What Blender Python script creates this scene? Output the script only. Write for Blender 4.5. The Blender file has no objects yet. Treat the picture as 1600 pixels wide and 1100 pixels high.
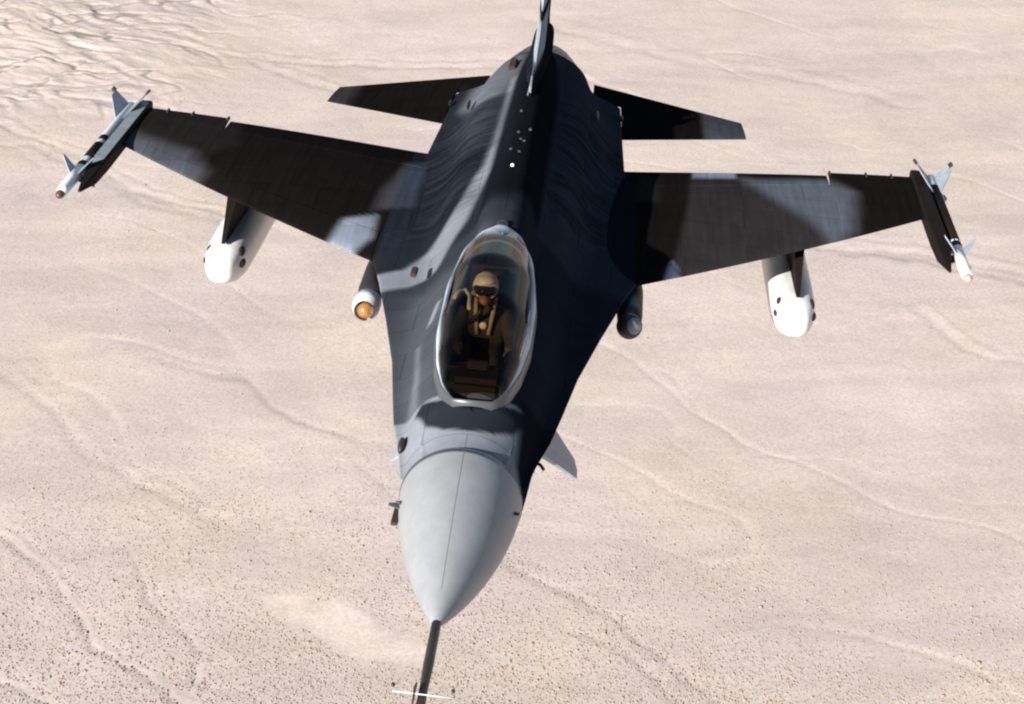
import bpy, bmesh, math, random
import numpy as np
from mathutils import Matrix, Vector
random.seed(4); rng = np.random.default_rng(4)
scn = bpy.context.scene
COL = scn.collection
R_ = math.radians

# ------------------------------------------------------------------ attitude
# aircraft frame: +X towards its left wing, -Y towards the nose, +Z up; y = s - 7.5, s = metres aft of the radome tip
ALT = 700.0
up = Vector((-0.08, -0.16, 0.97)).normalized()            # world up seen in the aircraft frame (nose high, slight bank)
CAM_R = Matrix(((0.99509894, 0.06504362, 0.07448107),
                (-0.09394423, 0.38675637, 0.91738432),
                (0.03086397, -0.91988523, 0.39097132)))   # rows: camera right, up, back in the aircraft frame
fwd = -Vector(CAM_R[2])
hy = (fwd - up * fwd.dot(up)).normalized()
hx = hy.cross(up)
M3 = Matrix((hx, hy, up))
MA = Matrix.Translation((0, 0, ALT)) @ M3.to_4x4()

# ------------------------------------------------------------------ camera
cam_d = bpy.data.cameras.new('camera'); cam = bpy.data.objects.new('camera', cam_d); COL.objects.link(cam)
cam_d.sensor_width = 36; cam_d.lens = 2992.98 / 1600 * 36
cam_d.clip_start = 0.5; cam_d.clip_end = 90000
cam.matrix_world = MA @ Matrix.Translation((0.7555275, -18.937925, 6.86837889)) @ CAM_R.transposed().to_4x4()
scn.camera = cam

# ------------------------------------------------------------------ sky, sun, exposure
sunA = Vector((-0.48, -0.82, 0.30)).normalized()
sunW = M3 @ sunA
sun_el = math.asin(sunW.z); sun_az = math.atan2(sunW.x, sunW.y)
w = bpy.data.worlds.new('World'); scn.world = w; w.use_nodes = True
nt = w.node_tree; bg = nt.nodes['Background']; sky = nt.nodes.new('ShaderNodeTexSky')
sky.sky_type = 'NISHITA'; sky.sun_disc = False; sky.sun_elevation = sun_el; sky.sun_rotation = sun_az
sky.altitude = 900; sky.dust_density = 1.0
nt.links.new(sky.outputs[0], bg.inputs[0]); bg.inputs[1].default_value = 0.05
sd = bpy.data.lights.new('sun', 'SUN'); sd.energy = 5.0; sd.angle = R_(0.53); sd.color = (1.0, 0.95, 0.88)
so = bpy.data.objects.new('sun', sd); COL.objects.link(so)
so.matrix_world = Matrix.Translation((0, 0, ALT + 200)) @ sunW.to_track_quat('Z', 'Y').to_matrix().to_4x4()
scn.view_settings.view_transform = 'Standard'; scn.view_settings.look = 'None'
scn.view_settings.gamma = 1.0; scn.view_settings.use_curve_mapping = False
scn.view_settings.exposure = 1.15
scn.render.engine = 'CYCLES'
scn.cycles.filter_width = 2.2; scn.cycles.max_bounces = 8; scn.cycles.transparent_max_bounces = 12

# ------------------------------------------------------------------ materials
def mat(name, col, rough=0.5, metal=0.0, noise=0.0, nscale=6.0, bump=0.0, spec=0.5, emis=None):
    m = bpy.data.materials.new(name); m.use_nodes = True; n = m.node_tree; b = n.nodes['Principled BSDF']
    b.inputs['Base Color'].default_value = (*col, 1); b.inputs['Roughness'].default_value = rough
    b.inputs['Metallic'].default_value = metal; b.inputs['Specular IOR Level'].default_value = spec
    if noise or bump:
        tc = n.nodes.new('ShaderNodeTexCoord'); nz = n.nodes.new('ShaderNodeTexNoise')
        nz.inputs['Scale'].default_value = nscale; nz.inputs['Detail'].default_value = 7; nz.inputs['Roughness'].default_value = 0.65
        n.links.new(tc.outputs['Object'], nz.inputs['Vector'])
        mr = n.nodes.new('ShaderNodeMapRange'); mr.inputs[1].default_value = 0.3; mr.inputs[2].default_value = 0.7
        mr.inputs[3].default_value = 1 - noise; mr.inputs[4].default_value = 1 + noise * 0.6
        n.links.new(nz.outputs['Fac'], mr.inputs[0])
        vm = n.nodes.new('ShaderNodeVectorMath'); vm.operation = 'SCALE'; vm.inputs[0].default_value = col
        n.links.new(mr.outputs[0], vm.inputs['Scale']); n.links.new(vm.outputs[0], b.inputs['Base Color'])
        if bump:
            bp = n.nodes.new('ShaderNodeBump'); bp.inputs['Strength'].default_value = bump; bp.inputs['Distance'].default_value = 0.02
            n.links.new(nz.outputs['Fac'], bp.inputs['Height']); n.links.new(bp.outputs[0], b.inputs['Normal'])
    return m

def skin_material(name, spec, streak, rough0, rough1, panels=True, lo=(1.12, 0.93, 0.86), hi=(0.86, 0.98, 1.20)):
    """camouflage paint: 'tone' on the vertices is the albedo, painted shade and highlights included, 'ripple' how streaky it is"""
    m = bpy.data.materials.new(name); m.use_nodes = True; n = m.node_tree; L = n.links; b = n.nodes['Principled BSDF']
    at = n.nodes.new('ShaderNodeAttribute'); at.attribute_name = 'tone'
    aw = n.nodes.new('ShaderNodeAttribute'); aw.attribute_name = 'ripple'
    tc = n.nodes.new('ShaderNodeTexCoord')
    # general mottling
    n1 = n.nodes.new('ShaderNodeTexNoise'); n1.inputs['Scale'].default_value = 3.2; n1.inputs['Detail'].default_value = 8; n1.inputs['Roughness'].default_value = 0.68
    L.new(tc.outputs['Object'], n1.inputs['Vector'])
    r1 = n.nodes.new('ShaderNodeMapRange'); r1.inputs[1].default_value = 0.32; r1.inputs[2].default_value = 0.68; r1.inputs[3].default_value = 0.90; r1.inputs[4].default_value = 1.10
    L.new(n1.outputs['Fac'], r1.inputs[0])
    # chordwise streaks, thin across the span
    mp = n.nodes.new('ShaderNodeMapping'); mp.inputs['Scale'].default_value = (16, 0.9, 6)
    L.new(tc.outputs['Object'], mp.inputs['Vector'])
    n2 = n.nodes.new('ShaderNodeTexNoise'); n2.inputs['Scale'].default_value = 1.0; n2.inputs['Detail'].default_value = 5
    L.new(mp.outputs[0], n2.inputs['Vector'])
    r2 = n.nodes.new('ShaderNodeMapRange'); r2.inputs[1].default_value = 0.35; r2.inputs[2].default_value = 0.65; r2.inputs[3].default_value = 1 - streak; r2.inputs[4].default_value = 1 + streak
    L.new(n2.outputs['Fac'], r2.inputs[0])
    # dark wavy streaks lying across the shoulders
    mp3 = n.nodes.new('ShaderNodeMapping'); mp3.inputs['Scale'].default_value = (1.0, 4.2, 1.6)
    L.new(tc.outputs['Object'], mp3.inputs['Vector'])
    n3 = n.nodes.new('ShaderNodeTexNoise'); n3.inputs['Scale'].default_value = 1.0; n3.inputs['Detail'].default_value = 3; n3.inputs['Distortion'].default_value = 1.6
    L.new(mp3.outputs[0], n3.inputs['Vector'])
    r3 = n.nodes.new('ShaderNodeMapRange'); r3.inputs[1].default_value = 0.40; r3.inputs[2].default_value = 0.62; r3.inputs[3].default_value = 0.45; r3.inputs[4].default_value = 1.3
    L.new(n3.outputs['Fac'], r3.inputs[0])
    mx = n.nodes.new('ShaderNodeMix'); mx.inputs[2].default_value = 1.0
    L.new(aw.outputs['Fac'], mx.inputs[0]); L.new(r3.outputs[0], mx.inputs[3])
    a = n.nodes.new('ShaderNodeMath'); a.operation = 'MULTIPLY'; L.new(r1.outputs[0], a.inputs[0]); L.new(r2.outputs[0], a.inputs[1])
    a2 = n.nodes.new('ShaderNodeMath'); a2.operation = 'MULTIPLY'; L.new(a.outputs[0], a2.inputs[0]); L.new(mx.outputs[0], a2.inputs[1])
    bk = n.nodes.new('ShaderNodeTexBrick'); bk.inputs['Scale'].default_value = 1.0; bk.inputs['Mortar Size'].default_value = 0.004; bk.inputs['Brick Width'].default_value = 0.72; bk.inputs['Row Height'].default_value = 0.53
    bk.inputs['Color1'].default_value = (1, 1, 1, 1); bk.inputs['Color2'].default_value = (0.88, 0.88, 0.88, 1); bk.inputs['Mortar'].default_value = (0.5, 0.5, 0.5, 1)
    L.new(tc.outputs['Object'], bk.inputs['Vector'])
    a4 = n.nodes.new('ShaderNodeMath'); a4.operation = 'MULTIPLY'; L.new(a2.outputs[0], a4.inputs[0]); L.new(bk.outputs['Color'], a4.inputs[1]); a2 = a4 if panels else a2
    a3 = n.nodes.new('ShaderNodeMath'); a3.operation = 'MULTIPLY'; L.new(a2.outputs[0], a3.inputs[0]); L.new(at.outputs['Fac'], a3.inputs[1])
    tint = n.nodes.new('ShaderNodeValToRGB')
    e = tint.color_ramp.elements; e[0].position = 0.0; e[0].color = (*lo, 1); e[1].position = 0.08; e[1].color = (*hi, 1)
    L.new(at.outputs['Fac'], tint.inputs[0])
    ac = n.nodes.new('ShaderNodeAttribute'); ac.attribute_name = 'cool'
    cm = n.nodes.new('ShaderNodeMix'); cm.data_type = 'RGBA'; cm.inputs[7].default_value = (0.74, 0.91, 1.32, 1)  # same painted sky blue, for the wing root
    L.new(ac.outputs['Fac'], cm.inputs[0]); L.new(tint.outputs[0], cm.inputs[6])
    sc = n.nodes.new('ShaderNodeVectorMath'); sc.operation = 'SCALE'; L.new(cm.outputs[2], sc.inputs[0]); L.new(a3.outputs[0], sc.inputs['Scale'])
    L.new(sc.outputs[0], b.inputs['Base Color'])
    rr = n.nodes.new('ShaderNodeMapRange'); rr.inputs[3].default_value = rough0; rr.inputs[4].default_value = rough1
    L.new(n1.outputs['Fac'], rr.inputs[0]); L.new(rr.outputs[0], b.inputs['Roughness'])
    b.inputs['Specular IOR Level'].default_value = spec
    # skin panels that are never quite flat
    nb = n.nodes.new('ShaderNodeTexNoise'); nb.inputs['Scale'].default_value = 1.6; nb.inputs['Detail'].default_value = 1.5
    L.new(tc.outputs['Object'], nb.inputs['Vector'])
    bp = n.nodes.new('ShaderNodeBump'); bp.inputs['Strength'].default_value = 0.25; bp.inputs['Distance'].default_value = 0.03
    L.new(nb.outputs['Fac'], bp.inputs['Height']); L.new(bp.outputs[0], b.inputs['Normal'])
    return m

M_skin = skin_material('camouflage_paint', 0.0, 0.0, 0.36, 0.46, True, (0.74, 0.91, 1.32), (0.90, 0.98, 1.12))  # bluish tint painted in for the sky's sheen; no specular
M_wing = skin_material('matt_camouflage_paint', 0.0, 0.12, 0.5, 0.7)
M_nose = skin_material('pale_nose_paint', 0.15, 0.0, 0.42, 0.5, False, (1, 1, 1), (0.97, 1.0, 1.05))
M_dark = mat('dark_painted_metal', (0.018, 0.015, 0.014), 0.5, noise=0.3)
M_black = mat('black_cockpit_trim', (0.006, 0.006, 0.007), 0.6)
M_grey = mat('grey_painted_metal', (0.20, 0.22, 0.24), 0.45, noise=0.2)
M_white = mat('white_pod_paint', (0.70, 0.70, 0.69), 0.42, noise=0.14, nscale=7)
M_mwhite = mat('white_missile_paint', (0.72, 0.73, 0.74), 0.4, noise=0.12, nscale=12)
M_finb = mat('blue_grey_fin_paint', (0.27, 0.31, 0.36), 0.45, noise=0.25, nscale=10)
M_seam = mat('seam_sealant', (0.15, 0.165, 0.18), 0.6)
M_rail = mat('sooty_black_rail', (0.010, 0.007, 0.006), 0.7, spec=0.05)
M_rust = mat('red_brown_seeker', (0.10, 0.045, 0.028), 0.25)
M_pale_seeker = mat('pale_seeker_glass', (0.42, 0.30, 0.24), 0.25)
M_hole = mat('dark_tube_mouth', (0.03, 0.014, 0.008), 0.8)
M_nozzle = mat('burnt_nozzle_metal', (0.06, 0.05, 0.045), 0.45, metal=0.8, noise=0.4)
M_amber = mat('amber_sensor_glass', (0.50, 0.24, 0.09), 0.12, metal=0.55)
M_lip = mat('pale_frame_paint', (0.055, 0.06, 0.07), 0.35, noise=0.15)
M_helmet = mat('pale_helmet_shell', (0.88, 0.86, 0.80), 0.2, noise=0.15, nscale=20)
M_visor = mat('dark_visor', (0.01, 0.009, 0.008), 0.05)
M_skinp = mat('tan_mask_rubber', (0.33, 0.17, 0.09), 0.5)
M_suit = mat('olive_flight_suit', (0.05, 0.042, 0.026), 0.85, noise=0.3, nscale=14, bump=0.5)
M_harness = mat('webbing', (0.42, 0.36, 0.25), 0.8)
M_glove = mat('green_glove', (0.12, 0.11, 0.07), 0.8)
M_probe = mat('brown_black_boom', (0.03, 0.017, 0.012), 0.5)

def glass_material():
    m = bpy.data.materials.new('tinted_canopy_glass'); m.use_nodes = True; n = m.node_tree; L = n.links
    out = n.nodes['Material Output']; n.nodes.remove(n.nodes['Principled BSDF'])
    tr = n.nodes.new('ShaderNodeBsdfTransparent'); tr.inputs[0].default_value = (0.38, 0.31, 0.235, 1)
    gl = n.nodes.new('ShaderNodeBsdfGlossy'); gl.inputs['Roughness'].default_value = 0.02; gl.inputs[0].default_value = (0.95, 0.97, 1, 1)
    fr = n.nodes.new('ShaderNodeFresnel'); fr.inputs[0].default_value = 1.26
    gm = n.nodes.new('ShaderNodeNewGeometry'); io = n.nodes.new('ShaderNodeMapRange'); io.inputs[3].default_value = 1.16; io.inputs[4].default_value = 1 / 1.16
    L.new(gm.outputs['Backfacing'], io.inputs[0]); L.new(io.outputs[0], fr.inputs[0])   # a thin sheet: the same reflection from both sides
    mx = n.nodes.new('ShaderNodeMixShader'); L.new(fr.outputs[0], mx.inputs[0]); L.new(tr.outputs[0], mx.inputs[1]); L.new(gl.outputs[0], mx.inputs[2])
    at = n.nodes.new('ShaderNodeAttribute'); at.attribute_name = 'edge'
    df = n.nodes.new('ShaderNodeBsdfDiffuse'); df.inputs[0].default_value = (0.60, 0.72, 0.86, 1)  # pale blue painted rim: stands for sky light in the glass edge
    m2 = n.nodes.new('ShaderNodeMixShader'); L.new(at.outputs['Fac'], m2.inputs[0]); L.new(mx.outputs[0], m2.inputs[1]); L.new(df.outputs[0], m2.inputs[2])
    L.new(m2.outputs[0], out.inputs[0]); return m
M_glass = glass_material()

# ------------------------------------------------------------------ helpers
def A(s, x, z): return Vector((x, s - 7.5, z))
def link_mesh(name, me, m, parent=None, smooth=True):
    if smooth:
        me.polygons.foreach_set('use_smooth', [len(p.vertices) <= 4 for p in me.polygons])
    if m: me.materials.append(m)
    o = bpy.data.objects.new(name, me); COL.objects.link(o)
    if parent: o.parent = parent
    return o
def mesh(name, vs, fs, m, parent=None, smooth=True, off=None):
    if off is not None: vs = [Vector(v) - off for v in vs]
    me = bpy.data.meshes.new(name); me.from_pydata([tuple(v) for v in vs], [], fs); me.validate(); me.update()
    bm = bmesh.new(); bm.from_mesh(me); bmesh.ops.recalc_face_normals(bm, faces=bm.faces); bm.to_mesh(me); bm.free()
    return link_mesh(name, me, m, parent, smooth)
def empty(name, p, label, cat, rot=None, group=None):
    o = bpy.data.objects.new(name, None); COL.objects.link(o); o.empty_display_size = 0.3
    Mx = MA @ Matrix.Translation(p)
    if rot is not None: Mx = Mx @ rot
    o.matrix_world = Mx; o['label'] = label; o['category'] = cat
    if group: o['group'] = group
    return o
def set_attr(o, name, vals):
    a = o.data.attributes.new(name, 'FLOAT', 'POINT'); a.data.foreach_set('value', np.asarray(vals, dtype=np.float32))
def gridf(n, m, wrap=False):
    f = []
    for i in range(n - 1):
        for j in range(m if wrap else m - 1):
            k = (j + 1) % m
            f.append((i * m + j, i * m + k, (i + 1) * m + k, (i + 1) * m + j))
    return f
def lathe(name, prof, m, parent, c=(0, 0), N=28, power=2.0, cap=True, smooth=True, ax='y'):
    """rings round a lengthwise axis: prof = [(y, r)] or [(y, rx, rz)]"""
    vs = []; fs = []
    for p in prof:
        y = p[0]; rx = p[1]; rz = p[2] if len(p) > 2 else rx
        for k in range(N):
            t = 2 * math.pi * k / N; ct, st = math.cos(t), math.sin(t)
            d = (abs(ct) ** power + abs(st) ** power) ** (1 / power)
            vs.append(Vector((c[0] + rx * ct / d, y, c[1] + rz * st / d)))
    fs = gridf(len(prof), N, True)
    if cap:
        fs.append(tuple(range(N))[::-1]); b = (len(prof) - 1) * N; fs.append(tuple(range(b, b + N)))
    return mesh(name, vs, fs, m, parent, smooth)
def box(name, lo, hi, m, parent, bevel=0.0):
    x0, y0, z0 = lo; x1, y1, z1 = hi
    bm = bmesh.new(); bmesh.ops.create_cube(bm, size=1)
    for v in bm.verts: v.co = Vector(((x0 + x1) / 2 + v.co.x * (x1 - x0), (y0 + y1) / 2 + v.co.y * (y1 - y0), (z0 + z1) / 2 + v.co.z * (z1 - z0)))
    if bevel: bmesh.ops.bevel(bm, geom=bm.edges[:], offset=bevel, segments=2, affect='EDGES')
    me = bpy.data.meshes.new(name); bm.to_mesh(me); bm.free(); return link_mesh(name, me, m, parent, False)
def tube(name, pts, r, m, parent, N=10, r1=None):
    vs = []; pts = [Vector(p) for p in pts]; n = len(pts)
    for i, p in enumerate(pts):
        d = (pts[min(i + 1, n - 1)] - pts[max(i - 1, 0)]).normalized()
        a = d.orthogonal().normalized() if i == 0 else (a - d * a.dot(d)).normalized()
        b = d.cross(a); rr = r if r1 is None else r + (r1 - r) * i / (n - 1)
        for k in range(N):
            t = 2 * math.pi * k / N; vs.append(p + (a * math.cos(t) + b * math.sin(t)) * rr)
    fs = gridf(n, N, True); fs.append(tuple(range(N))[::-1]); fs.append(tuple(range((n - 1) * N, n * N)))
    return mesh(name, vs, fs, m, parent)
def plate(name, poly, axis, th, m, parent, tip=None):
    """extrude a flat outline (list of Vectors) by th along axis, thickness tapering to tip*th for points flagged"""
    ax = Vector(axis).normalized(); n = len(poly); vs = []
    for sgn in (-1, 1):
        for i, p in enumerate(poly):
            k = tip[i] if tip else 1.0
            vs.append(Vector(p) + ax * sgn * th / 2 * k)
    fs = [tuple(range(n))[::-1], tuple(range(n, 2 * n))] + [(i, (i + 1) % n, n + (i + 1) % n, n + i) for i in range(n)]
    return mesh(name, vs, fs, m, parent, False)
def blob(name, c, r, m, parent, seg=20, rings=14):
    bm = bmesh.new(); bmesh.ops.create_uvsphere(bm, u_segments=seg, v_segments=rings, radius=1)
    for v in bm.verts: v.co = Vector((c[0] + v.co.x * r[0], c[1] + v.co.y * r[1], c[2] + v.co.z * r[2]))
    me = bpy.data.meshes.new(name); bm.to_mesh(me); bm.free(); return link_mesh(name, me, m, parent)

# ------------------------------------------------------------------ paint scheme, some tones carrying shade and highlights
def poly_sd(S, X, poly):
    P = np.array(poly, float); n = len(P); d = np.full(S.shape, 1e9); ins = np.zeros(S.shape, bool)
    for i in range(n):
        a = P[i]; b = P[(i + 1) % n]; e = b - a
        t = np.clip(((S - a[0]) * e[0] + (X - a[1]) * e[1]) / (e @ e), 0, 1)
        d = np.minimum(d, np.hypot(S - a[0] - t * e[0], X - a[1] - t * e[1]))
        if a[1] != b[1]:
            c = ((a[1] > X) != (b[1] > X)) & (S < (b[0] - a[0]) * (X - a[1]) / (b[1] - a[1]) + a[0]); ins ^= c
    return np.where(ins, -d, d)
def sst(x): x = np.clip(x, 0, 1); return x * x * (3 - 2 * x)
def patch(T, S, X, poly, val, soft=0.06):
    k = sst(0.5 - poly_sd(S, X, poly) / (2 * soft)); return T * (1 - k) + val * k
D0 = 0.0075
def tone_wing(S, X, root=True):
    T = np.full(S.shape, D0)
    T = patch(T, S, X, [(10.62, 1.98), (10.49, 2.63), (9.22, 3.27), (8.7, 3.53), (8.0, 3.6), (6.7, 1.9), (7.0, 1.68), (7.85, 1.79), (9.17, 1.91)], 0.026, 0.05)
    T = patch(T, S, X, [(10.30, 2.55), (10.40, 3.56), (9.97, 3.85), (8.9, 3.75), (8.45, 3.5), (9.01, 3.22), (9.48, 2.94)], 0.105, 0.16)
    T = patch(T, S, X, [(10.62, 2.0), (10.62, 2.5), (10.35, 2.5), (10.33, 1.99)], 0.24, 0.03)
    T = patch(T, S, X, [(7.35, 1.70), (7.0, 1.85), (6.6, 1.58)], 0.36, 0.04)
    T = patch(T, S, X, [(9.2, 1.0), (9.2, 1.55), (10.4, 1.55), (10.4, 1.0)], 0.018, 0.12)
    T = patch(T, S, X, [(10.8, -4.9), (9.9, -4.9), (9.2, -3.7), (9.68, -3.3), (10.8, -3.5)], 0.014, 0.12)
    T = patch(T, S, X, [(9.3, -4.9), (9.91, -4.75), (9.36, -3.77), (8.8, -3.5), (8.2, -3.62), (8.7, -4.2)], 0.070, 0.16)
    T = patch(T, S, X, [(6.5, -1.95), (7.7, -1.78), (7.85, -1.45), (7.2, -1.42), (6.75, -1.62)], 0.24, 0.07)
    T = patch(T, S, X, [(8.0, -1.52), (8.65, -1.50), (9.9, -1.36), (10.1, -1.1), (8.2, -1.1)], 0.055, 0.08)
    if root:
        k = sst((1.335 - np.abs(X)) / 0.02); b = np.where(X < 0, 0.019, 0.012)  # +X root darker too: the painted shade carries onto the wing root
        b = patch(b, S, X, [(8.0, -1.5), (8.65, -1.48), (9.9, -1.36), (10.1, -1.1), (8.2, -1.1)], 0.055, 0.08)
        T = T * (1 - k) + b * k
    return T
def tone_body(S, X, Z):
    T = np.full(S.shape, 0.034)
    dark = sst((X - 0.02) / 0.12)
    T = T * (1 - dark) + 0.020 * dark  # shade on the +X side, away from the sun, painted in
    # upper shoulders behind the strakes; the +X one painted lighter for sky light
    k = sst((S - 6.1) / 0.3); T = T * (1 - k) + 0.019 * k * (1 - dark) + 0.034 * k * dark
    # spine
    sp = sst((0.33 - np.abs(X - 0.02)) / 0.06) * sst((Z - 0.55) / 0.1) * sst((S - 6.0) / 0.6)
    T = T * (1 - sp) + 0.009 * sp
    # pale band from the left strake edge; along the spine a painted fillet highlight
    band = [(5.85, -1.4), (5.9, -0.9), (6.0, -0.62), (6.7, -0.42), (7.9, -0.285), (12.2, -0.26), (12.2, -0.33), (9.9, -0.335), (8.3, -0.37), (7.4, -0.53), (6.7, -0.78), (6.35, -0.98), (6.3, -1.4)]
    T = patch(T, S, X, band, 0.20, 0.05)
    T = patch(T, S, X, [(11.2, -0.72), (12.2, -0.95), (14.6, -0.8), (14.6, -0.22), (12.2, -0.26), (11.3, -0.40)], 0.13, 0.12)
    T = patch(T, S, X, [(9.3, -0.72), (11.3, -0.9), (11.3, -0.33), (9.0, -0.33)], 0.040, 0.2)
    # around the canopy slightly lighter
    T = patch(T, S, X, [(2.7, -0.9), (5.6, -0.9), (5.6, -0.1), (2.7, -0.1)], 0.068, 0.25)
    # outboard of the root line the body carries the wing's paint
    k = sst((np.abs(X) - 1.325) / 0.02) * sst((S - 6.7) / 0.15); T = T * (1 - k) + tone_wing(S, X, False) * k
    # nose
    nose = sst((2.72 + 0.35 * (np.abs(X) > 0.0) * np.clip(np.abs(X), 0, .6) - S) / 0.05)
    T = T * (1 - nose) + 0.24 * nose
    T = patch(T, S, X, [(2.24, 0.0), (2.28, 0.2), (2.42, 0.35), (2.80, 0.50), (2.84, 0.45), (2.72, 0.30), (2.62, 0.1), (2.62, -0.1), (2.72, -0.30), (2.84, -0.43), (2.74, -0.47), (2.42, -0.35), (2.28, -0.2)], 0.024, 0.02)
    T = patch(T, S, X, [(1.9, 0.47), (2.15, 0.40), (2.6, 0.40), (2.95, 0.38), (3.2, 0.9), (1.9, 0.9)], 0.012, 0.04)  # nose flank in shade, painted near-black on the +X side
    T = patch(T, S, X, [(2.9, -0.545), (3.6, -0.57), (4.3, -0.63), (4.3, -0.60), (3.5, -0.52), (2.9, -0.47)], 0.14, 0.03)  # painted highlight along the left chine
    T = patch(T, S, X, [(4.55, -0.57), (4.95, -0.53), (4.98, -0.49), (4.58, -0.52)], 0.22, 0.02)
    hw = np.interp(S, CS_, CW_); k = ((np.abs(X) < hw) & (Z > 0.4)); T = np.where(k, 0.006, T)
    return T
CS_ = [2.5, 2.56, 2.62, 2.76, 3.1, 3.6, 4.3, 4.9, 5.3, 5.45, 5.5]; CW_ = [0, .13, .19, .26, .35, .41, .415, .35, .2, .05, 0]
def paint(o, kind):
    n = len(o.data.vertices); c = np.empty(n * 3); o.data.vertices.foreach_get('co', c); c = c.reshape(-1, 3)
    S = c[:, 1] + 7.5; X = c[:, 0]; Z = c[:, 2]; W = np.zeros(n)
    if kind == 'wing': T = tone_wing(S, X)
    elif kind == 'body':
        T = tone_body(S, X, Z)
        W = sst((S - 6.9) / 0.5) * sst((11.8 - S) / 0.8) * sst((np.abs(X) - 0.30) / 0.12) * 0.7
    elif kind == 'tail':
        T = np.full(n, D0); T = patch(T, S, X, [(12, 2.22), (12, 3.2), (15, 3.2), (15, 2.22)], 0.075, 0.05)
        T = patch(T, S, X, [(12, -2.5), (12, -3.2), (15, -3.2), (15, -2.5)], 0.04, 0.12)
    elif kind == 'fin':
        T = np.full(n, 0.012)
        T = patch(T, S, Z, [(9.5, 1.10), (11.9, 1.12), (12.6, 1.55), (9.5, 1.235)], 0.32, 0.02)
        T = patch(T, S, Z, [(9.5, 1.31), (12.4, 1.65), (16, 2.5), (16, 4), (9.5, 4)], 0.38, 0.02)
    else: T = np.full(n, kind)
    set_attr(o, 'tone', T); set_attr(o, 'ripple', W)
    set_attr(o, 'cool', sst((1.335 - np.abs(X)) / 0.02) if kind == 'wing' else np.zeros(n))

# ================================================================== DESERT
def perlin(x, y, seed):
    r = np.random.default_rng(seed); G = r.normal(size=(256, 256, 2)); G /= np.linalg.norm(G, axis=2, keepdims=True)
    xi = np.floor(x).astype(int); yi = np.floor(y).astype(int); fx = x - xi; fy = y - yi
    u = fx ** 3 * (fx * (fx * 6 - 15) + 10); v = fy ** 3 * (fy * (fy * 6 - 15) + 10)
    def g(i, j): q = G[(xi + i) % 256, (yi + j) % 256]; return q[..., 0] * (fx - i) + q[..., 1] * (fy - j)
    return (g(0, 0) * (1 - u) + g(1, 0) * u) * (1 - v) + (g(0, 1) * (1 - u) + g(1, 1) * u) * v
def fbm(x, y, seed, o=5, g=0.5):
    t = 0; a = 1; f = 1
    for i in range(o): t = t + a * perlin(x * f, y * f, seed + i); a *= g; f *= 2.03
    return t
def ground_fields(X, Y):
    # flow direction: down to the right as seen by the camera
    ang = R_(-38); c, s_ = math.cos(ang), math.sin(ang)
    U = X * c + Y * s_; V = -X * s_ + Y * c                 # U along the flow, V across
    wv = 60 * fbm(U / 420, V / 300, 11, 4); V2 = V + wv
    # washes: narrow channels
    n1 = perlin(U / 520 + 0.3, V2 / 120 + 4.2, 21); ch1 = np.exp(-(np.abs(n1) / 0.012) ** 1.5) * sst(perlin(X / 330 + 3, Y / 330 + 9, 81) * 3 + 0.35)
    n2 = perlin(U / 300 + 7.3, (V2 + 25 * fbm(U / 90, V / 90, 5, 3)) / 62, 31); ch2 = np.exp(-(np.abs(n2) / 0.016) ** 1.5) * sst(perlin(X / 260 + 13, Y / 260 + 2, 83) * 3 - 0.1)
    bad = sst((Y - 1430 + 0.0 * X - 80 * fbm(X / 160, Y / 160, 44, 3)) / 200) * sst((-110 - X + 0.22 * (Y - 1750) + 110 * fbm(X / 160, Y / 160, 46, 3)) / 330)
    r = 1 - np.abs(fbm(U / 170, V2 / 52, 61, 4)) * 2.2
    H = 7 * fbm(X / 700, Y / 700, 1, 4) + 0.6 * fbm(X / 60, Y / 60, 3, 4) - 0.35 * ch1 - 0.25 * ch2 + bad * (1.6 * np.clip(r, -1, 1) + 1.2 * (1 - np.abs(fbm(U / 60, V2 / 20, 71, 3)) * 2))
    return H, np.clip(ch1 + 0.7 * ch2, 0, 1), bad
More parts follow.
